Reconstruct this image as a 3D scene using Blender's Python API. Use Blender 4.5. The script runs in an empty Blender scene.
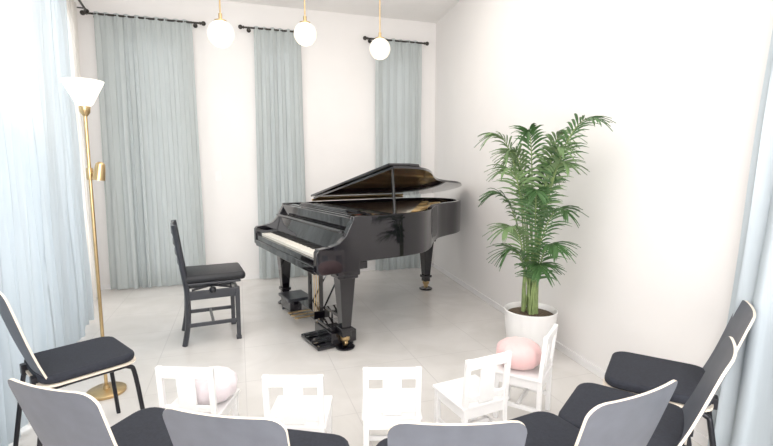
import bpy, math, random
from mathutils import Vector, Matrix
random.seed(7)
S = bpy.context.scene
COL = S.collection

# ---------------------------------------------------------------- materials
def mat(name, color, rough=0.5, metal=0.0, coat=0.0, var=0.0, vscale=8.0, emis=None, estr=0.0, bump=0.0, bscale=60.0, sheen=0.0):
    m = bpy.data.materials.new(name); m.use_nodes = True
    nt = m.node_tree; b = nt.nodes['Principled BSDF']
    b.inputs['Base Color'].default_value = (*color, 1)
    b.inputs['Roughness'].default_value = rough
    b.inputs['Metallic'].default_value = metal
    b.inputs['Coat Weight'].default_value = coat
    b.inputs['Coat Roughness'].default_value = 0.03
    b.inputs['Sheen Weight'].default_value = sheen
    if emis:
        b.inputs['Emission Color'].default_value = (*emis, 1)
        b.inputs['Emission Strength'].default_value = estr
    tc = nt.nodes.new('ShaderNodeTexCoord')
    if var > 0:
        n = nt.nodes.new('ShaderNodeTexNoise'); n.inputs['Scale'].default_value = vscale; n.inputs['Detail'].default_value = 4
        nt.links.new(tc.outputs['Object'], n.inputs['Vector'])
        r = nt.nodes.new('ShaderNodeValToRGB')
        r.color_ramp.elements[0].position = 0.3; r.color_ramp.elements[1].position = 0.7
        r.color_ramp.elements[0].color = (*[max(0, c*(1-var)) for c in color], 1)
        r.color_ramp.elements[1].color = (*[min(1, c*(1+var)) for c in color], 1)
        nt.links.new(n.outputs['Fac'], r.inputs['Fac'])
        nt.links.new(r.outputs['Color'], b.inputs['Base Color'])
    if bump > 0:
        n2 = nt.nodes.new('ShaderNodeTexNoise'); n2.inputs['Scale'].default_value = bscale
        nt.links.new(tc.outputs['Object'], n2.inputs['Vector'])
        bp = nt.nodes.new('ShaderNodeBump'); bp.inputs['Strength'].default_value = bump; bp.inputs['Distance'].default_value = 0.01
        nt.links.new(n2.outputs['Fac'], bp.inputs['Height'])
        nt.links.new(bp.outputs['Normal'], b.inputs['Normal'])
    return m

def fabric(name, color, transp, transl):
    m = bpy.data.materials.new(name); m.use_nodes = True
    nt = m.node_tree; nt.nodes.clear()
    out = nt.nodes.new('ShaderNodeOutputMaterial')
    d = nt.nodes.new('ShaderNodeBsdfDiffuse'); t = nt.nodes.new('ShaderNodeBsdfTranslucent'); tr = nt.nodes.new('ShaderNodeBsdfTransparent')
    tc = nt.nodes.new('ShaderNodeTexCoord'); mp = nt.nodes.new('ShaderNodeMapping'); mp.inputs['Scale'].default_value = (60, 60, 3)
    n = nt.nodes.new('ShaderNodeTexNoise'); n.inputs['Scale'].default_value = 1.0
    r = nt.nodes.new('ShaderNodeValToRGB')
    r.color_ramp.elements[0].color = (*[c*0.95 for c in color], 1); r.color_ramp.elements[1].color = (*[min(1, c*1.04) for c in color], 1)
    nt.links.new(tc.outputs['Object'], mp.inputs['Vector']); nt.links.new(mp.outputs['Vector'], n.inputs['Vector']); nt.links.new(n.outputs['Fac'], r.inputs['Fac'])
    nt.links.new(r.outputs['Color'], d.inputs['Color']); nt.links.new(r.outputs['Color'], t.inputs['Color'])
    m1 = nt.nodes.new('ShaderNodeMixShader'); m1.inputs[0].default_value = transl
    m2 = nt.nodes.new('ShaderNodeMixShader'); m2.inputs[0].default_value = transp
    nt.links.new(d.outputs[0], m1.inputs[1]); nt.links.new(t.outputs[0], m1.inputs[2])
    nt.links.new(m1.outputs[0], m2.inputs[1]); nt.links.new(tr.outputs[0], m2.inputs[2]); nt.links.new(m2.outputs[0], out.inputs['Surface'])
    return m

def floor_mat():
    m = mat('polished_pale_tile', (0.8, 0.77, 0.74), 0.2)
    nt = m.node_tree; b = nt.nodes['Principled BSDF']
    tc = nt.nodes.new('ShaderNodeTexCoord'); mp = nt.nodes.new('ShaderNodeMapping'); mp.inputs['Rotation'].default_value = (0, 0, math.radians(-18))
    br = nt.nodes.new('ShaderNodeTexBrick'); br.offset = 0.0
    br.inputs['Scale'].default_value = 1.0; br.inputs['Brick Width'].default_value = 0.6; br.inputs['Row Height'].default_value = 0.6
    br.inputs['Mortar Size'].default_value = 0.003; br.inputs['Mortar Smooth'].default_value = 0.3
    br.inputs['Mortar'].default_value = (0.64, 0.615, 0.595, 1)
    n = nt.nodes.new('ShaderNodeTexNoise'); n.inputs['Scale'].default_value = 2.2; n.inputs['Detail'].default_value = 8; n.inputs['Distortion'].default_value = 1.2
    r = nt.nodes.new('ShaderNodeValToRGB'); r.color_ramp.elements[0].position = 0.35; r.color_ramp.elements[1].position = 0.65
    r.color_ramp.elements[0].color = (0.705, 0.68, 0.65, 1); r.color_ramp.elements[1].color = (0.78, 0.755, 0.73, 1)
    nt.links.new(tc.outputs['Object'], mp.inputs['Vector']); nt.links.new(mp.outputs['Vector'], br.inputs['Vector']); nt.links.new(mp.outputs['Vector'], n.inputs['Vector'])
    nt.links.new(n.outputs['Fac'], r.inputs['Fac']); nt.links.new(r.outputs['Color'], br.inputs['Color1']); nt.links.new(r.outputs['Color'], br.inputs['Color2'])
    nt.links.new(br.outputs['Color'], b.inputs['Base Color'])
    return m

M_WALL = mat('warm_white_paint', (0.87, 0.848, 0.834), 0.85, var=0.01, vscale=3, bump=0.03, bscale=90)
M_CEIL = mat('ceiling_paint', (0.93, 0.91, 0.89), 0.9, var=0.01, vscale=3)
M_FLOOR = floor_mat()
M_TRIM = mat('white_trim_paint', (0.87, 0.855, 0.85), 0.5, var=0.01)
M_CURT = fabric('pale_sage_linen', (0.53, 0.57, 0.57), 0.04, 0.22)
M_CURTL = fabric('pale_blue_linen', (0.58, 0.645, 0.69), 0.04, 0.17)
M_SHEER = fabric('white_sheer_lace', (0.90, 0.87, 0.83), 0.16, 0.3)
M_ROD = mat('dark_metal_rod', (0.06, 0.055, 0.05), 0.35, 0.8, var=0.1)
M_BRASS = mat('brushed_brass', (0.62, 0.45, 0.24), 0.3, 1.0, var=0.06, vscale=30)
M_PIANO = mat('black_polyester_lacquer', (0.006, 0.005, 0.008), 0.06, coat=0.6, var=0.1)
M_GOLD = mat('gilded_iron_plate', (0.85, 0.64, 0.33), 0.4, 0.3, var=0.08)
M_LIDREFL = mat('lid_underside_reflection', (0.035, 0.008, 0.010), 0.08, coat=1.0, var=0.1)  # dark red in the base colour imitates the gold plate's reflection
M_STRING = mat('string_steel', (0.7, 0.66, 0.58), 0.3, 1.0, var=0.05)
M_IVORY = mat('ivory_keys', (0.9, 0.86, 0.78), 0.25, var=0.01)
M_EBONY = mat('ebony_keys', (0.01, 0.01, 0.01), 0.3, var=0.1)
M_RED = mat('red_felt', (0.25, 0.02, 0.03), 0.9, var=0.1)
M_BCH = mat('dark_stained_frame', (0.03, 0.033, 0.043), 0.35, coat=0.4, var=0.15)
M_LEATH = mat('black_vinyl', (0.010, 0.011, 0.015), 0.45, var=0.2, bump=0.1, bscale=200)
M_SLATE = mat('slate_grey_laminate', (0.10, 0.108, 0.13), 0.45, var=0.08, vscale=20)
M_PLY = mat('pale_birch_edge', (0.80, 0.71, 0.60), 0.5, var=0.06, vscale=40)
M_SEAT = mat('black_upholstery', (0.02, 0.023, 0.034), 0.8, var=0.2, vscale=90, bump=0.15, bscale=300)
M_TUBE = mat('black_steel_tube', (0.02, 0.02, 0.025), 0.3, 0.4, var=0.1)
M_WHITE = mat('white_painted_wood', (0.90, 0.89, 0.885), 0.4, var=0.01)
M_PINK = mat('pink_plush', (0.82, 0.54, 0.53), 0.9, var=0.05, sheen=0.4, bump=0.2, bscale=120)
M_PINK2 = mat('pale_plush', (0.80, 0.72, 0.745), 0.9, var=0.03, sheen=0.4, bump=0.2, bscale=120)
M_POT = mat('white_ceramic', (0.87, 0.86, 0.85), 0.3, var=0.01)
M_SOIL = mat('potting_soil', (0.10, 0.07, 0.045), 0.95, var=0.4, vscale=60, bump=0.5)
M_LEAF = mat('palm_leaf', (0.07, 0.155, 0.052), 0.42, var=0.35, vscale=7)
M_LEAF2 = mat('palm_leaf_light', (0.18, 0.28, 0.12), 0.42, var=0.3, vscale=7)
M_STEM = mat('palm_stem', (0.25, 0.33, 0.13), 0.5, var=0.25, vscale=20)
M_GLOBE = mat('opal_globe_glass', (0.72, 0.68, 0.60), 0.2, emis=(1.0, 0.84, 0.62), estr=0.55, var=0.01)
M_SHADE = mat('opal_uplight_glass', (0.8, 0.78, 0.74), 0.3, emis=(1.0, 0.93, 0.82), estr=0.7, var=0.01)
M_GLASS = bpy.data.materials.new('window_glass'); M_GLASS.use_nodes = True
_n = M_GLASS.node_tree; _n.nodes.clear()
_o = _n.nodes.new('ShaderNodeOutputMaterial'); _t = _n.nodes.new('ShaderNodeBsdfTransparent'); _g = _n.nodes.new('ShaderNodeBsdfGlossy'); _x = _n.nodes.new('ShaderNodeMixShader')
_g.inputs['Roughness'].default_value = 0.02; _x.inputs[0].default_value = 0.05
_n.links.new(_t.outputs[0], _x.inputs[1]); _n.links.new(_g.outputs[0], _x.inputs[2]); _n.links.new(_x.outputs[0], _o.inputs[0])

# ---------------------------------------------------------------- geometry helpers
def g_box(c, s, R=None, taper=1.0):
    v = []
    for dz in (-.5, .5):
        k = taper if dz < 0 else 1.0
        for dx, dy in ((-.5, -.5), (.5, -.5), (.5, .5), (-.5, .5)):
            p = Vector((dx*s[0]*k, dy*s[1]*k, dz*s[2]))
            if R is not None: p = R @ p
            v.append(p + Vector(c))
    return v, [(3, 2, 1, 0), (4, 5, 6, 7), (0, 1, 5, 4), (1, 2, 6, 5), (2, 3, 7, 6), (3, 0, 4, 7)]
def g_tube(pts, r, seg=10):
    pts = [Vector(p) for p in pts]; n = len(pts)
    rs = r if isinstance(r, (list, tuple)) else [r]*n
    v = []; f = []
    t0 = (pts[1]-pts[0]).normalized()
    a = Vector((0, 0, 1)) if abs(t0.z) < .9 else Vector((1, 0, 0))
    nrm = t0.cross(a).normalized()
    for i, p in enumerate(pts):
        if i == 0: t = t0
        elif i == n-1: t = (pts[i]-pts[i-1]).normalized()
        else: t = ((pts[i+1]-pts[i]).normalized()+(pts[i]-pts[i-1]).normalized()).normalized()
        nrm = (nrm - t*nrm.dot(t)).normalized(); b = t.cross(nrm)
        for k in range(seg):
            an = 2*math.pi*k/seg
            v.append(p + (nrm*math.cos(an)+b*math.sin(an))*rs[i])
    for i in range(n-1):
        for k in range(seg):
            k2 = (k+1) % seg
            f.append((i*seg+k, i*seg+k2, (i+1)*seg+k2, (i+1)*seg+k))
    f.append(tuple(range(seg-1, -1, -1))); f.append(tuple((n-1)*seg+k for k in range(seg)))
    return v, f
def g_lathe(prof, seg=32, c=(0, 0, 0)):
    v = []; f = []; n = len(prof); c = Vector(c)
    for r, z in prof:
        for k in range(seg):
            a = 2*math.pi*k/seg; v.append(c+Vector((r*math.cos(a), r*math.sin(a), z)))
    for i in range(n-1):
        for k in range(seg):
            k2 = (k+1) % seg; f.append((i*seg+k, i*seg+k2, (i+1)*seg+k2, (i+1)*seg+k))
    f.append(tuple(range(seg-1, -1, -1))); f.append(tuple((n-1)*seg+k for k in range(seg)))
    return v, f
def g_prism(poly, z0, z1):
    n = len(poly)
    v = [Vector((x, y, z0)) for x, y in poly]+[Vector((x, y, z1)) for x, y in poly]
    f = [tuple(range(n-1, -1, -1)), tuple(range(n, 2*n))]+[(i, (i+1) % n, n+(i+1) % n, n+i) for i in range(n)]
    return v, f
def xf(g, Mx): return [Mx @ p for p in g[0]], g[1]
def join(*gs):
    v = []; f = []
    for g in gs:
        o = len(v); v += list(g[0]); f += [tuple(i+o for i in q) for q in g[1]]
    return v, f
def mk(name, g, m, parent=None, smooth=False, bevel=0, subsurf=0, mats=None, fm=None):
    me = bpy.data.meshes.new(name); me.from_pydata([tuple(p) for p in g[0]], [], g[1])
    for q in (mats or [m]): me.materials.append(q)
    if fm:
        for i, k in enumerate(fm): me.polygons[i].material_index = k
    me.update()
    o = bpy.data.objects.new(name, me); COL.objects.link(o)
    if parent: o.parent = parent
    if bevel:
        b = o.modifiers.new('bevel', 'BEVEL'); b.width = bevel; b.segments = 3; b.limit_method = 'ANGLE'; b.angle_limit = math.radians(40)
    if subsurf:
        b = o.modifiers.new('sub', 'SUBSURF'); b.levels = subsurf; b.render_levels = subsurf
    if smooth:
        for p in me.polygons: p.use_smooth = True
        if smooth != 'all':
            try: me.set_sharp_from_angle(angle=math.radians(40))
            except Exception: pass
    return o
def empty(name, loc=(0, 0, 0), rz=0.0):
    e = bpy.data.objects.new(name, None); COL.objects.link(e); e.location = loc; e.rotation_euler = (0, 0, rz); e.empty_display_size = .1
    return e
def catmull(P, k=8):
    out = []; n = len(P)
    for i in range(n-1):
        p0 = P[max(i-1, 0)]; p1 = P[i]; p2 = P[i+1]; p3 = P[min(i+2, n-1)]
        for j in range(k):
            t = j/k
            out.append(tuple(0.5*((2*b)+(-a+c)*t+(2*a-5*b+4*c-d)*t*t+(-a+3*b-3*c+d)*t**3) for a, b, c, d in zip(p0, p1, p2, p3)))
    out.append(tuple(P[-1])); return out

# ---------------------------------------------------------------- room shell
H = 3.34
C1 = Vector((-3.37, 5.12)); C2 = Vector((0.67, 6.42))
YF = -1.0
C3 = Vector((0.67+.2217*(6.42-YF), YF)); C0 = Vector((-3.37+.43*(5.12-YF), YF))
class Wall:
    def __init__(s, a, b, inside):
        s.a = a; s.L = (b-a).length; s.d = (b-a)/s.L
        n = Vector((-s.d.y, s.d.x))
        if (inside-a).dot(n) < 0: n = -n
        s.n = n
    def P(s, t, off, z):
        q = s.a+s.d*t+s.n*off
        return Vector((q.x, q.y, z))
    def build(s, name, ops, T=.15, ext0=0, ext1=0):
        parts = []
        def blk(t0, t1, z0, z1):
            v = [s.P(t0, 0, z0), s.P(t1, 0, z0), s.P(t1, -T, z0), s.P(t0, -T, z0), s.P(t0, 0, z1), s.P(t1, 0, z1), s.P(t1, -T, z1), s.P(t0, -T, z1)]
            parts.append((v, [(3, 2, 1, 0), (4, 5, 6, 7), (0, 1, 5, 4), (1, 2, 6, 5), (2, 3, 7, 6), (3, 0, 4, 7)]))
        t = -ext0
        for (a, b, z0, z1) in ops:
            blk(t, a, 0, H)
            if z0 > 0: blk(a, b, 0, z0)
            blk(a, b, z1, H); t = b
        blk(t, s.L+ext1, 0, H)
        return mk(name, join(*parts), M_WALL)
mid = Vector((-.3, 3.0))
BW = Wall(C1, C2, mid); RW = Wall(C2, C3, mid); LW = Wall(C1, C0, mid)
bw_ops = [(.36, 1.08, .12, 2.85), (1.92, 2.36, .12, 2.85), (3.46, 3.92, .12, 2.85)]
lw_ops = [(.55, 1.9, .12, 2.85), (2.15, 3.6, .12, 2.85)]
BW.build('wall_back', bw_ops, ext0=.15, ext1=.15)
RW.build('wall_right', [])
LW.build('wall_left', lw_ops)
quad = [(-3.8, 5.1), (.68, 6.75), (.95, 6.5), (C3.x+.2, YF), (C0.x-.2, YF)]
mk('floor', g_prism(quad, -.1, 0), M_FLOOR)
mk('ceiling', g_prism(quad, H, H+.1), M_CEIL)

def window(name, W, a, b, z0, z1):
    e = empty(name)
    def bar(t0, t1, za, zb, o0=-.10, o1=-.04):
        v = [W.P(t0, o1, za), W.P(t1, o1, za), W.P(t1, o0, za), W.P(t0, o0, za), W.P(t0, o1, zb), W.P(t1, o1, zb), W.P(t1, o0, zb), W.P(t0, o0, zb)]
        return v, [(3, 2, 1, 0), (4, 5, 6, 7), (0, 1, 5, 4), (1, 2, 6, 5), (2, 3, 7, 6), (3, 0, 4, 7)]
    w = .05
    g = [bar(a, a+w, z0, z1), bar(b-w, b, z0, z1), bar(a+w, b-w, z0, z0+w), bar(a+w, b-w, z1-w, z1), bar(a+w, b-w, 1.95, 2.0)]
    if b-a > 1: g.append(bar((a+b)/2-.025, (a+b)/2+.025, z0+w, 1.95))
    mk('frame', join(*g), M_TRIM, e)
    mk('pane', bar(a+w, b-w, z0+w, z1-w, -.075, -.07), M_GLASS, e)
    c = .06
    mk('casing', join(bar(a-c, a, z0-c, z1+c, 0, .015), bar(b, b+c, z0-c, z1+c, 0, .015), bar(a, b, z1, z1+c, 0, .015), bar(a, b, z0-c, z0, 0, .015)), M_TRIM, e)
k = 1
for W, ops in ((BW, bw_ops), (LW, lw_ops)):
    for (a, b, z0, z1) in ops:
        window('window_%d' % k, W, a, b, z0, z1); k += 1
def trimrun(name, W, t0, t1, z0, z1, o=.012):
    v = [W.P(t0, o, z0), W.P(t1, o, z0), W.P(t1, 0, z0), W.P(t0, 0, z0), W.P(t0, o, z1), W.P(t1, o, z1), W.P(t1, 0, z1), W.P(t0, 0, z1)]
    mk(name, (v, [(3, 2, 1, 0), (4, 5, 6, 7), (0, 1, 5, 4), (1, 2, 6, 5), (2, 3, 7, 6), (3, 0, 4, 7)]), M_TRIM)
trimrun('baseboard_back', BW, .02, BW.L-.02, 0, .055); trimrun('baseboard_right', RW, .02, RW.L, 0, .055); trimrun('baseboard_left', LW, .02, LW.L, 0, .055)

# ---------------------------------------------------------------- curtains
def curtain(name, W, a, b, ztop, zbot, folds, m, off=.12, amp=.035, flare=.03, seed=1, skew=(0, 0)):
    rnd = random.Random(seed); nx = folds*12; nz = 30
    ph = [rnd.uniform(-1.3, 1.3) for _ in range(folds+2)]; am = [rnd.uniform(.25, 1.3) for _ in range(folds+2)]
    v = []; f = []
    for j in range(nz+1):
        q = j/nz; z = ztop+(zbot-ztop)*q
        fl = flare*q
        a2 = a-fl+skew[0]*q; b2 = b+fl+skew[1]*q
        for i in range(nx+1):
            u = i/nx; x = u*folds; i0 = int(x); fr = x-i0
            A = am[i0]*(1-fr)+am[i0+1]*fr; p = ph[i0]*(1-fr)+ph[i0+1]*fr
            tp = math.exp(-q*14)
            o = off+amp*A*(.5+.5*q)*math.sin(2*math.pi*x+p*(.6+q*1.2))+.010*tp*math.sin(6*math.pi*x)+.005*math.sin(5*q*math.pi+x*3)
            t = a2+(b2-a2)*u+.010*math.sin(4*math.pi*x+p)
            v.append(W.P(t, o, z+.004*math.sin(x*6.28)))
    for j in range(nz):
        for i in range(nx):
            k0 = j*(nx+1)+i; f.append((k0, k0+1, k0+nx+2, k0+nx+1))
    return mk(name, (v, f), m, smooth='all')
def rod(W, a, b, z, off=.12):
    e = empty('curtain_rod')
    mk('pole', g_tube([W.P(a, off, z), W.P(b, off, z)], .011, 12), M_ROD, e, True)
    for i, (t, s) in enumerate(((a, -1), (b, 1))):
        prof = [0.006, .016, .018, .010, .022, .026, .022, .008]; pos = [0, .004, .012, .02, .03, .045, .06, .07]
        mk('finial_%d' % (i+1), g_tube([W.P(t+s*p, off, z) for p in pos], prof, 14), M_ROD, e, 'all')
        tb = t-s*.05
        mk('bracket_%d' % (i+1), join(g_tube([W.P(tb, .0, z), W.P(tb, off, z)], .007, 8), g_tube([W.P(tb, 0, z), W.P(tb, .01, z)], .025, 14)), M_ROD, e, True)
ZR = 3.03
curtain('curtain', BW, .22, 1.19, ZR+.02, .02, 10, M_CURT, seed=2, amp=.03)
rod(BW, .17, 1.27, ZR)
curtain('curtain', BW, 1.87, 2.42, ZR+.02, .02, 6, M_CURT, seed=3, amp=.03)
rod(BW, 1.76, 2.50, ZR)
curtain('curtain', BW, 3.36, 3.98, ZR+.02, .02, 6, M_CURT, seed=4, flare=.0, amp=.03)
rod(BW, 3.26, 4.02, ZR)
curtain('sheer_curtain', LW, .35, 1.45, ZR+.02, .02, 11, M_SHEER, off=.09, amp=.02, seed=5)
curtain('curtain', LW, 1.3, 3.7, ZR+.02, .02, 20, M_CURTL, off=.17, amp=.035, seed=6)
rod(LW, .25, 3.8, ZR, off=.16)
curtain('curtain', RW, 4.65, 5.9, ZR+.02, .02, 10, M_CURTL, off=.10, amp=.03, seed=8, skew=(-.16, 0))
rod(RW, 4.55, 6.0, ZR, off=.10)

# light switch
sw = empty('light_switch')
def wbox(W, t, z, w, h, o0, o1):
    v = [W.P(t-w/2, o1, z-h/2), W.P(t+w/2, o1, z-h/2), W.P(t+w/2, o0, z-h/2), W.P(t-w/2, o0, z-h/2), W.P(t-w/2, o1, z+h/2), W.P(t+w/2, o1, z+h/2), W.P(t+w/2, o0, z+h/2), W.P(t-w/2, o0, z+h/2)]
    return v, [(3, 2, 1, 0), (4, 5, 6, 7), (0, 1, 5, 4), (1, 2, 6, 5), (2, 3, 7, 6), (3, 0, 4, 7)]
mk('plate', wbox(BW, 1.40, 1.30, .075, .12, 0, .01), M_POT, sw, bevel=.003)
mk('rocker', wbox(BW, 1.40, 1.30, .03, .06, .01, .016), M_TRIM, sw, bevel=.002)

# ---------------------------------------------------------------- pendants
def pendant(x, y, z, r=.1):
    e = empty('pendant_globe_lamp', (x, y, 0))
    n = 20
    prof = [(max(.002, r*math.sin(math.pi*i/n)), z-r*math.cos(math.pi*i/n)) for i in range(n+1)]
    mk('globe', g_lathe(prof, 40), M_GLOBE, e, 'all')
    mk('cap', g_lathe([(.045, z+r*.88), (.045, z+r*1.0), (.03, z+r*1.05), (.014, z+r*1.1), (.014, z+r*1.5), (.006, z+r*1.55)], 28), M_BRASS, e, True)
    mk('stem', g_tube([(0, 0, z+r*1.5), (0, 0, H-.02)], .006, 10), M_BRASS, e, True)
    mk('canopy', g_lathe([(.01, H-.04), (.05, H-.03), (.06, H-.01), (.06, H)], 28), M_BRASS, e, True)
    L = bpy.data.lights.new('bulb', 'POINT'); L.energy = 3; L.color = (1, .85, .66); L.shadow_soft_size = .1
    o = bpy.data.objects.new('bulb', L); COL.objects.link(o); o.parent = e; o.location = (0, 0, z-r-.12)
pendant(-1.27, 3.64, 2.42, .1); pendant(-.685, 4.0, 2.52, .095); pendant(-.063, 4.56, 2.54, .1)

# ---------------------------------------------------------------- floor lamp
lx, ly = -1.757, 2.71
e = empty('floor_lamp', (lx, ly, 0))
mk('base', g_lathe([(.105, 0), (.11, .006), (.11, .018), (.10, .024), (.02, .03), (.016, .05)], 40), M_BRASS, e, True)
mk('pole', g_tube([(0, 0, .03), (0, 0, 1.72)], .010, 16), M_BRASS, e, True)
mk('shade_holder', g_lathe([(.012, 1.70), (.026, 1.72), (.03, 1.75), (.028, 1.765)], 28), M_BRASS, e, True)
mk('shade', g_lathe([(.03, 1.755), (.045, 1.77), (.075, 1.83), (.102, 1.885), (.108, 1.90), (.104, 1.90), (.07, 1.835), (.036, 1.775), (.01, 1.77)], 40), M_SHADE, e, True)
mk('reading_arm', g_tube([(0, 0, 1.36), (.03, -.01, 1.37), (.06, -.02, 1.385)], .006, 10), M_BRASS, e, True)
mk('reading_joint', g_lathe([(.017, 1.33), (.019, 1.34), (.019, 1.39), (.017, 1.40)], 20), M_BRASS, e, True)
Rr = Matrix.Translation((.075, -.025, 1.38)) @ Matrix.Rotation(math.radians(10), 4, 'Y')
mk('reading_head', xf(g_lathe([(.012, .055), (.024, .045), (.028, .02), (.034, -.05), (.031, -.05), (.02, -.03), (.005, -.03)], 28), Rr), M_BRASS, e, True)
L = bpy.data.lights.new('bulb', 'POINT'); L.energy = 8; L.color = (1, .86, .66); L.shadow_soft_size = .05
o = bpy.data.objects.new('bulb', L); COL.objects.link(o); o.parent = e; o.location = (0, 0, 1.98)

# ---------------------------------------------------------------- grand piano
K = Vector((.5225, -.8526)); P0 = (-.925, 3.895, 0)
pn = empty('grand_piano', P0, math.atan2(K.y, K.x)); pn.scale = (1.08, 1.07, 1.02)
ctrl = [(-.75, .28), (-.75, .7), (-.75, 1.2), (-.745, 1.6), (-.69, 1.9), (-.55, 2.06), (-.36, 2.10), (-.16, 2.04), (.0, 1.86), (.09, 1.65), (.19, 1.46), (.36, 1.28), (.56, 1.10), (.69, .93), (.745, .74), (.75, .5), (.75, .28)]
path = catmull(ctrl, 6)
def offset(path, d):
    out = []
    n = len(path)
    for i in range(n):
        a = Vector(path[max(i-1, 0)]); b = Vector(path[min(i+1, n-1)]); t = (b-a).normalized()
        nn = Vector((t.y, -t.x))
        p = Vector(path[i])+nn*d; out.append((p.x, p.y))
    return out
inn = offset(path, .045)
Z0, Z1 = .68, 1.02
n = len(path)
v = [Vector((x, y, Z0)) for x, y in path]+[Vector((x, y, Z1)) for x, y in path]+[Vector((x, y, Z1)) for x, y in inn]+[Vector((x, y, Z0)) for x, y in inn]
f = []
for i in range(n-1):
    for s in range(4):
        s2 = (s+1) % 4; f.append((s*n+i, s*n+i+1, s2*n+i+1, s2*n+i))
f += [(0, n, 2*n, 3*n), (n-1, 4*n-1, 3*n-1, 2*n-1)]
mk('rim', (v, f), M_PIANO, pn, True, bevel=.006)
mk('soundboard_deck', g_prism(offset(path, .01), .69, .73), M_PIANO, pn)
inn2 = [p for p in offset(path, .05) if p[1] > .5]
mk('iron_plate', g_prism(inn2, .945, .965), M_GOLD, pn)
mk('plate_ribs', join(*[g_tube([(x0, .62, .975), (x1, y1, .975)], .011, 8) for x0, x1, y1 in ((-.5, -.55, 1.9), (-.2, -.4, 1.95), (.1, -.15, 1.85), (.38, .2, 1.25), (.6, .5, 1.02))]), M_GOLD, pn, True)
st = []
for i in range(70):
    t = i/69; x0 = -.62+1.24*t
    yend = 1.95-1.0*t
    x1 = x0*.86-.10*(1-t)
    st.append(g_tube([(x0, .60, .993), (x1, max(.95, min(1.9, yend-.05)), .993)], .0018, 4))
mk('strings', join(*st), M_STRING, pn)
mk('bridge', g_tube(catmull([(-.55, 1.75, .978), (-.3, 1.72, .978), (-.05, 1.5, .978), (.2, 1.15, .978), (.5, .9, .978)], 5), .012, 8), M_GOLD, pn, True)
mk('damper_rail', join(*([g_box((0, .66, 1.0), (1.3, .02, .014))]+[g_box((-.62+1.24*i/59, .67, 1.0), (.010, .05, .016)) for i in range(60)])), M_EBONY, pn)
mk('hammer_felt', g_box((0, .58, .97), (1.34, .05, .02)), M_RED, pn)
mk('pin_block_cover', g_box((0, .52, .965), (1.39, .10, .02)), M_GOLD, pn)
prof = [(.02, .61), (0, .63), (0, .775), (.02, .80), (.10, .81), (.17, .83), (.22, .88), (.255, .95), (.285, 1.005), (.33, 1.02), (.33, .61)]
def cheek(x0, x1):
    n = len(prof)
    v = [Vector((x0, a, b)) for a, b in prof]+[Vector((x1, a, b)) for a, b in prof]
    f = [tuple(range(n-1, -1, -1)), tuple(range(n, 2*n))]+[(i, (i+1) % n, n+(i+1) % n, n+i) for i in range(n)]
    return v, f
mk('cheek_1', cheek(-.75, -.695), M_PIANO, pn, True, bevel=.005)
mk('cheek_2', cheek(.695, .75), M_PIANO, pn, True, bevel=.005)
mk('keybed', g_box((0, .21, .64), (1.40, .42, .06)), M_PIANO, pn, bevel=.006)
mk('keyslip', g_box((0, .022, .69), (1.385, .022, .05)), M_PIANO, pn, bevel=.004)
mk('key_blocks', join(g_box((-.655, .12, .71), (.075, .17, .075)), g_box((.655, .12, .71), (.075, .17, .075))), M_PIANO, pn, bevel=.004)
kw = 1.23/52; wk = []; bk = []
for i in range(52):
    x = -.615+kw*(i+.5); wk.append(g_box((x, .115, .728), (kw-.0014, .16, .026)))
    if (i % 7) in (0, 2, 3, 5, 6) and i < 51: bk.append(g_box((x+kw/2, .155, .745), (.010, .08, .014)))
mk('white_keys', join(*wk), M_IVORY, pn, bevel=.0012)
mk('black_keys', join(*bk), M_EBONY, pn, bevel=.0015)
mk('key_felt', g_box((0, .199, .725), (1.23, .006, .02)), M_RED, pn)
Rx = Matrix.Rotation(math.radians(-14), 3, 'X')
mk('fallboard', g_box((0, .236, .815), (1.385, .022, .19), Rx), M_PIANO, pn, bevel=.006)
mk('fallboard_lip', g_tube([(-.69, .212, .905), (.69, .212, .905)], .012, 10), M_PIANO, pn, True)
mk('top_rail', g_box((0, .30, .955), (1.39, .05, .10)), M_PIANO, pn, bevel=.006)
ds = [g_box((0, .345, 1.0), (1.39, .05, .022)), g_box((0, .53, 1.0), (1.10, .03, .02)), g_box((-.62, .43, .995), (.14, .2, .02)), g_box((.62, .43, .995), (.14, .2, .02)), g_box((0, .44, 1.012), (1.0, .16, .014)), g_box((0, .50, 1.024), (.86, .03, .01)), g_box((0, .375, 1.03), (.94, .02, .026))]
mk('music_desk', join(*ds), M_PIANO, pn, bevel=.004)
lidp = [p for p in offset(path, -.015) if p[1] > .585]
ang = math.radians(12.2)
HM = Matrix.Translation((-.765, 0, 1.045)) @ Matrix.Rotation(-ang, 4, 'Y') @ Matrix.Translation((.765, 0, 0))
lg = g_prism(lidp, 0, .02)
nf = len(lg[1])
mk('lid', xf(lg, HM), M_PIANO, pn, mats=[M_PIANO, M_LIDREFL], fm=[1]+[0]*(nf-1))
flp = [(-.765, .59), (.755, .59), (.755, .78), (.73, .88), (.66, .95), (-.765, .95)]
mk('lid_front_flap', xf(g_prism(flp, .024, .044), HM), M_PIANO, pn, bevel=.004)
mk('lid_hinge', g_tube([(-.757, .6, 1.035), (-.757, 1.7, 1.035)], .012, 8), M_BRASS, pn, True)
top = HM @ Vector((.69, .66, 0))
mk('prop_stick', g_tube([(.72, .64, 1.02), (top.x, top.y, top.z)], .011, 10), M_EBONY, pn, True)
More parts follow.
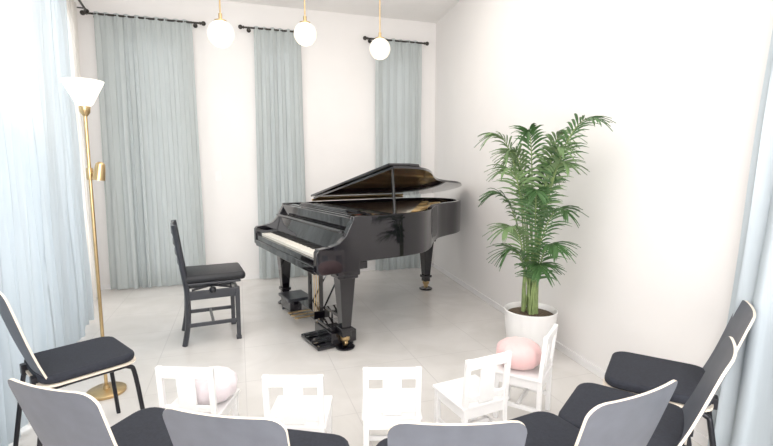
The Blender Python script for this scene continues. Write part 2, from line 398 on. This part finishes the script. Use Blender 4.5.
def pleg(i, x, y):
    g = [g_box((x, y, .63), (.17, .17, .10)), g_box((x, y, .57), (.15, .15, .03)), g_box((x, y, .365), (.12, .12, .39), None, .58), g_box((x, y, .155), (.095, .095, .03)), g_box((x, y, .12), (.07, .07, .05))]
    mk('leg_%d' % i, join(*g), M_PIANO, pn, bevel=.006)
    mk('caster_socket_%d' % i, g_lathe([(.032, .065), (.036, .07), (.036, .10), (.03, .105)], 20, (x, y, 0)), M_BRASS, pn, True)
    W = xf(g_lathe([(.012, -.014), (.026, -.012), (.028, -.006), (.028, .006), (.026, .012), (.012, .014)], 20), Matrix.Translation((x, y, .043)) @ Matrix.Rotation(math.pi/2, 4, 'X'))
    mk('caster_%d' % i, W, M_BRASS, pn, True)
    mk('caster_cup_%d' % i, g_lathe([(.055, 0), (.07, .004), (.072, .014), (.06, .02), (.04, .014), (.01, .013)], 28, (x, y, 0)), M_PIANO, pn, True)
pleg(1, .66, .25); pleg(2, -.64, .25); pleg(3, -.333, 1.72)
ly_g = [g_box((0, .30, .59), (.34, .10, .05)), g_tube([(-.12, .30, .60), (-.12, .30, .14)], .018, 10), g_tube([(.12, .30, .60), (.12, .30, .14)], .018, 10), g_box((0, .28, .115), (.36, .14, .07))]
mk('pedal_lyre', join(*ly_g), M_PIANO, pn, bevel=.004)
mk('pedal_rods', join(*[g_tube([(x, .31, .58), (x, .31, .14)], .004, 8) for x in (-.05, 0, .05)]), M_BRASS, pn, True)
mk('lyre_braces', join(*[g_tube([(x, .32, .14), (x*.8, .62, .69)], .008, 8) for x in (-.12, .12)]), M_PIANO, pn, True)
for i, x in enumerate((-.08, 0, .08)):
    mk('pedal_%d' % (i+1), join(g_box((x, .17, .085), (.022, .12, .010)), g_lathe([(.018, .08), (.021, .083), (.021, .088), (.018, .091)], 16, (x, .10, 0))), M_BRASS, pn, bevel=.002)

aw = (-.44, 3.60)
e = empty('pedal_extender', (aw[0], aw[1], 0), math.atan2(K.y, K.x))
mk('housing', join(g_box((0, .02, .07), (.34, .22, .10)), g_box((0, -.02, .135), (.28, .12, .03)), g_box((0, -.13, .02), (.36, .16, .03))), M_PIANO, e, bevel=.008)
mk('feet', join(*[g_tube([(x, y, 0), (x, y, .03)], .015, 10) for x in (-.14, .14) for y in (-.06, .1)]), M_TUBE, e, True)
mk('risers', join(*[g_tube([(x, .05, .1), (x, .05, .22)], .008, 8) for x in (-.12, .12)]+[g_box((0, .05, .23), (.3, .1, .025))]), M_PIANO, e, True)
mk('pedals', join(*[g_box((x, -.16, .05), (.03, .12, .01)) for x in (-.08, .08)]), M_TUBE, e, bevel=.002)
e = empty('foot_rest', (-.90, 4.36, 0), math.atan2(K.y, K.x))
mk('top', g_box((0, 0, .15), (.30, .24, .03)), M_BCH, e, bevel=.006)
mk('body', g_box((0, 0, .085), (.26, .20, .10)), M_PIANO, e, bevel=.006)
mk('legs', join(*[g_box((x, y, .02), (.03, .03, .04)) for x in (-.11, .11) for y in (-.08, .08)]), M_BCH, e)

# ---------------------------------------------------------------- piano chair
def fac(fx, fy): return math.atan2(-fx, fy)
e = empty('piano_chair', (-1.475, 3.725, 0), fac(.907, .42))
w, d = .195, .19
for i, (x, y) in enumerate(((-w, d), (w, d))):
    mk('front_leg_%d' % (i+1), join(g_box((x, y, .22), (.038, .038, .44), None, .8), g_box((x, y, .015), (.04, .04, .03))), M_BCH, e, bevel=.004)
for i, x in enumerate((-w, w)):
    pts = [(x, -d-.03, 0.0), (x, -d, .18), (x, -d+.005, .42), (x, -d-.02, .62), (x, -d-.05, .85), (x, -d-.065, .965)]
    mk('back_post_%d' % (i+1), g_tube(catmull(pts, 4), .021, 8), M_BCH, e, True)
mk('apron', join(g_box((0, d, .40), (2*w, .022, .07)), g_box((0, -d, .40), (2*w, .022, .07)), g_box((-w, 0, .40), (.022, 2*d, .07)), g_box((w, 0, .40), (.022, 2*d, .07))), M_BCH, e, bevel=.003)
mk('stretchers', join(g_box((-w, 0, .16), (.02, 2*d, .03)), g_box((w, 0, .16), (.02, 2*d, .03)), g_box((0, 0, .16), (2*w, .02, .03))), M_BCH, e, bevel=.003)
sc = []
for x in (-.14, .14):
    sc += [g_tube([(x, -.15, .43), (x, .15, .49)], .009, 8), g_tube([(x, .15, .43), (x, -.15, .49)], .009, 8)]
sc.append(g_tube([(-.25, .0, .45), (.25, .0, .45)], .008, 8)); sc.append(g_lathe([(.02, .43), (.026, .44), (.026, .46), (.02, .47)], 16, (.26, 0, 0)))
mk('lift_mechanism', join(*sc), M_TUBE, e, True)
mk('seat_board', g_box((0, .01, .49), (.41, .42, .018)), M_BCH, e, bevel=.004)
mk('seat_cushion', g_box((0, .025, .530), (.43, .47, .065)), M_LEATH, e, 'all', bevel=.026)
bs = []
for z, yy in ((.66, -.220), (.74, -.233), (.82, -.243), (.925, -.252)):
    h = .035 if z < .9 else .075
    pts = [(x, yy-.018*(1-(x/w)**2), z) for x in [(-w)+2*w*i/8 for i in range(9)]]
    vv = []; ff = []
    for p in pts:
        vv += [Vector((p[0], p[1]-.008, p[2]-h/2)), Vector((p[0], p[1]+.008, p[2]-h/2)), Vector((p[0], p[1]+.008, p[2]+h/2)), Vector((p[0], p[1]-.008, p[2]+h/2))]
    for i in range(8):
        for s in range(4): ff.append((i*4+s, i*4+(s+1) % 4, (i+1)*4+(s+1) % 4, (i+1)*4+s))
    ff += [(3, 2, 1, 0), (32, 33, 34, 35)]
    bs.append((vv, ff))
mk('back_slats', join(*bs), M_BCH, e, bevel=.003)

# ---------------------------------------------------------------- stacking chairs
def stack_chair(x, y, fx, fy, W=.18, top=.82, cup=.02):
    e = empty('stacking_chair', (x, y, 0), fac(fx, fy))
    NU, NV = 14, 22; th = .0045
    fr = []; bkk = []
    z0 = .455
    for j in range(NV+1):
        q = j/NV; q = 1-(1-q)**1.5
        r = .045; zz = z0+(top-z0)*q
        hw = W*(.93+.07*q)
        dt = top-zz
        if dt < r: hw -= r*(1-math.sqrt(max(0, 1-((r-dt)/r)**2)))
        base = -.205-.10*q**1.2+.03*(1-q)**4
        for i in range(NU+1):
            u = -1+2*i/NU; xx = hw*u
            yy = base+cup*(xx/W)**2
            fr.append(Vector((xx, yy+th, zz))); bkk.append(Vector((xx, yy-th, zz)))
    N = len(fr); vs = fr+bkk; fs = []; fm = []
    R = NU+1
    for j in range(NV):
        for i in range(NU):
            a = j*R+i
            fs.append((a, a+R, a+R+1, a+1)); fm.append(0)
            fs.append((N+a, N+a+1, N+a+R+1, N+a+R)); fm.append(0)
    ring = [i for i in range(NU+1)]+[j*R+NU for j in range(1, NV+1)]+[NV*R+i for i in range(NU-1, -1, -1)]+[j*R for j in range(NV-1, 0, -1)]
    for i in range(len(ring)):
        a = ring[i]; b = ring[(i+1) % len(ring)]
        fs.append((a, b, N+b, N+a)); fm.append(1)
    mk('backrest', (vs, fs), None, e, True, mats=[M_SLATE, M_PLY], fm=fm)
    def rr(w, d, r, y0):
        pts = []
        for cx, cy, a0 in ((w-r, d-r, 0), (-w+r, d-r, 90), (-w+r, -d+r, 180), (w-r, -d+r, 270)):
            for k in range(6):
                a = math.radians(a0+90*k/5); pts.append((cx+r*math.cos(a), y0+cy+r*math.sin(a)))
        return pts
    mk('seat_shell', g_prism(rr(.20, .205, .07, .01), .432, .442), M_PLY, e)
    mk('seat_cushion', g_prism(rr(.197, .20, .07, .01), .442, .482), M_SEAT, e, True, bevel=.015)
    mk('back_bracket', join(g_box((-.10, -.19, .445), (.04, .04, .05)), g_box((.10, -.19, .445), (.04, .04, .05))), M_TUBE, e, bevel=.004)
    for s, nm in ((-1, 1), (1, 2)):
        pts = catmull([(s*.215, .225, .0), (s*.195, .19, .36), (s*.185, .165, .42), (s*.18, .10, .425), (s*.18, -.10, .425), (s*.185, -.17, .415), (s*.195, -.19, .36), (s*.215, -.245, .0)], 5)
        pts = [(p[0], p[1], max(0.0, p[2])) for p in pts]
        mk('leg_frame_%d' % nm, g_tube(pts, .011, 10), M_TUBE, e, True)
    mk('cross_bars', join(g_tube([(-.18, .10, .42), (.18, .10, .42)], .009, 8), g_tube([(-.18, -.10, .42), (.18, -.10, .42)], .009, 8)), M_TUBE, e, True)
    return e
stack_chair(-1.53, 2.16, .66, .75, W=.19, top=.89)
stack_chair(-.82, 1.43, .31, .95, W=.165, top=.825)
stack_chair(-.345, 1.31, .19, .98, W=.165)
stack_chair(.16, 1.27, -.02, 1, W=.165, top=.825)
stack_chair(.535, 1.39, -.447, .894)
stack_chair(.905, 1.62, -.80, .60, top=.805)
stack_chair(1.235, 1.96, -.84, .54, top=.83)

# ---------------------------------------------------------------- children's chairs
def kid_chair(bx, by, fx, fy, top=.52):
    L = math.hypot(fx, fy); fx /= L; fy /= L
    e = empty('childrens_chair', (bx+fx*.13, by+fy*.13, 0), fac(fx, fy))
    w, d = .118, .118; t = .026
    for i, x in enumerate((-w, w)):
        mk('back_post_%d' % (i+1), join(g_box((x, -d, .14), (t, t, .28)), g_box((x, -d-.012, .28+(top-.28)/2-.005), (t, t*.9, top-.27), Matrix.Rotation(math.radians(5), 3, 'X'))), M_WHITE, e, bevel=.004)
        mk('front_leg_%d' % (i+1), g_box((x, d, .13), (t, t, .26)), M_WHITE, e, bevel=.004)
    mk('seat', g_box((0, .005, .273), (.275, .275, .018)), M_WHITE, e, bevel=.006)
    mk('apron', join(g_box((0, d, .24), (2*w, .015, .045)), g_box((0, -d, .24), (2*w, .015, .045)), g_box((-w, 0, .24), (.015, 2*d, .045)), g_box((w, 0, .24), (.015, 2*d, .045))), M_WHITE, e)
    mk('stretchers', join(g_box((-w, 0, .10), (.014, 2*d, .022)), g_box((w, 0, .10), (.014, 2*d, .022)), g_box((0, 0, .10), (2*w, .014, .022))), M_WHITE, e)
    R5 = Matrix.Rotation(math.radians(5), 3, 'X')
    mk('top_rail', g_box((0, -d-.021, top-.028), (.262, .018, .055), R5), M_WHITE, e, bevel=.006)
    mk('back_splat', g_box((0, -d-.012, .385), (.085, .012, .20), R5), M_WHITE, e, bevel=.003)
    mk('lower_rail', g_box((0, -d-.004, .315), (2*w, .014, .03), R5), M_WHITE, e, bevel=.003)
kid_chair(-.90, 1.945, .05, 1)
kid_chair(-.402, 1.865, 0, 1)
kid_chair(.025, 1.94, -.03, 1)
kid_chair(.48, 2.066, -.434, .9)
kid_chair(.89, 2.40, -.85, .52)
def cushion(name, x, y, z, r, m, h=.11):
    prof = []
    n = 14
    for i in range(n+1):
        a = math.pi*i/n
        prof.append((max(.004, r*abs(math.sin(a))**.7), z+h/2-h/2*math.cos(a)*abs(math.cos(a))**-.2 if abs(math.cos(a)) > .02 else z+h/2))
    g = g_lathe(prof, 48, (x, y, 0))
    for p in g[0]:
        a = math.atan2(p.y-y, p.x-x); k = 1+.03*math.cos(a*12)
        p.x = x+(p.x-x)*k; p.y = y+(p.y-y)*k
    mk(name, g, m, smooth='all')
cushion('round_cushion', -.85, 2.10, .283, .12, M_PINK2, .14)
cushion('round_cushion', .75, 2.475, .283, .125, M_PINK, .15)

# ---------------------------------------------------------------- potted palm
px, py = 1.067, 3.27
e = empty('potted_palm', (px, py, 0))
mk('pot', g_lathe([(.12, 0), (.14, .01), (.165, .12), (.18, .25), (.187, .34), (.192, .36), (.185, .365), (.176, .355), (.172, .31), (.01, .31)], 44), M_POT, e, True)
mk('soil', g_lathe([(.172, .305), (.17, .325), (.1, .335), (.01, .34)], 36), M_SOIL, e, True)
tips = [(-.33, -.02, 1.62), (.18, -.50, 1.69), (-.10, -.10, 1.64), (.12, -.20, 1.62), (-.28, -.20, 1.38), (.10, -.30, 1.42), (-.30, .06, 1.20), (.09, -.34, 1.12), (-.26, -.20, .98),
        (-.10, -.34, 1.24), (.08, -.10, 1.38), (-.16, .15, 1.48), (.04, -.36, .88), (-.20, -.05, .80), (-.02, -.26, .72), (.05, -.35, 1.52), (-.22, -.1, 1.5)]
lv = [[], []]; lf = [[], []]; stems = []
rnd = random.Random(11)
for fi, (tx, ty, tz) in enumerate(tips):
    an = rnd.uniform(0, 6.28); b0 = Vector((.05*math.cos(an), .05*math.sin(an), .32))
    tip = Vector((tx, ty, tz)); hor = Vector((tx, ty, 0))
    c1 = Vector((hor.x*.12, hor.y*.12, .32+(tz-.32)*.62)); c2 = Vector((hor.x*.55, hor.y*.55, tz+.10))
    def B(t): return b0*(1-t)**3+c1*3*t*(1-t)**2+c2*3*t*t*(1-t)+tip*t**3
    pts = [B(i/16) for i in range(17)]
    stems.append(g_tube(pts, [.008*(1-.8*i/16) for i in range(17)], 7))
    NL = 22
    mi = rnd.randint(0, 1)
    for j in range(NL):
        t = .40+.60*j/(NL-1); p = B(t); dr = (B(min(1, t+.01))-B(t-.01)).normalized()
        side = dr.cross(Vector((0, 0, 1)))
        if side.length < .1: side = Vector((-hor.y, hor.x, 0))
        side.normalize(); up = side.cross(dr).normalized()
        q = (t-.40)/.60
        Ln = (.07+.14*math.sin(math.pi*min(1, .18+.75*q)))*rnd.uniform(.8, 1.2)
        for s in (-1, 1):
            di = (side*s*(1-.45*q)+dr*(.6+.5*q)+up*rnd.uniform(-.1, .35)).normalized()
            wv = di.cross(up).normalized()*.0088
            VV = lv[mi]; FF = lf[mi]; o0 = len(VV)
            for k in range(5):
                a = k/4; c = p+di*Ln*a-Vector((0, 0, 1))*Ln*.45*a*a
                wd = [.35, .95, 1.0, .65, .04][k]
                VV.append(c-wv*wd+up*.003); VV.append(c-up*.001); VV.append(c+wv*wd+up*.003)
            for k in range(4):
                a = o0+k*3; FF.append((a, a+1, a+4, a+3)); FF.append((a+1, a+2, a+5, a+4))
for L_ in lv:
    for p in L_:
        q = Vector((p.x+px, p.y+py)); dd = (q-RW.a).dot(RW.n)
        if dd < .02:
            q = q+RW.n*(.02-dd); p.x = q.x-px; p.y = q.y-py
mk('fronds_dark', (lv[0], lf[0]), M_LEAF, e, 'all'); mk('fronds_light', (lv[1], lf[1]), M_LEAF2, e, 'all')
mk('frond_stems', join(*stems), M_STEM, e, True)
tr = []
for i in range(5):
    a = i*1.3; r0 = .015+.02*(i % 3)
    tr.append(g_tube([(r0*math.cos(a), r0*math.sin(a), .31), (r0*math.cos(a)*1.05, r0*math.sin(a)*1.05, .5), (r0*math.cos(a)*.9, r0*math.sin(a)*.9, .75)], [.013, .011, .008], 9))
mk('canes', join(*tr), M_STEM, e, True)

# ---------------------------------------------------------------- light
w = bpy.data.worlds.new('daylight'); S.world = w; w.use_nodes = True
bg = w.node_tree.nodes['Background']; bg.inputs[0].default_value = (.95, .97, 1.0, 1); bg.inputs[1].default_value = 1.2
def area(name, loc, tgt, sx, sy, en, col):
    L = bpy.data.lights.new(name, 'AREA'); L.shape = 'RECTANGLE'; L.size = sx; L.size_y = sy; L.energy = en; L.color = col
    o = bpy.data.objects.new(name, L); COL.objects.link(o); o.location = loc
    o.rotation_euler = (Vector(tgt)-Vector(loc)).to_track_quat('-Z', 'Y').to_euler()
    return o
p = LW.P(2.0, -.35, 1.6); q = LW.P(2.0, 2, 1.2)
area('window_daylight', p, q, 3.2, 2.6, 85, (.95, .98, 1))
area('rear_fill', (.5, -1.1, 1.9), (.5, 4, 1.8), 2.6, 2.2, 122, (1, .97, .945))  # added fill behind the camera, stands in for unseen front windows
area('ceiling_fill', (-.6, 3.2, 3.3), (-.6, 3.2, 0), 2.5, 3.0, 40, (1, .97, .945))  # added downward fill imitating bounced light, no fixture there

S.view_settings.view_transform = 'Standard'
S.view_settings.exposure = 0.05

# ---------------------------------------------------------------- camera
cam = bpy.data.cameras.new('camera'); co = bpy.data.objects.new('camera', cam); COL.objects.link(co)
cam.sensor_width = 36; cam.lens = 455/773*36; cam.clip_start = .05
co.location = (0, 0, 1.4); co.rotation_euler = (math.radians(90-6.9), 0, 0)
S.camera = co
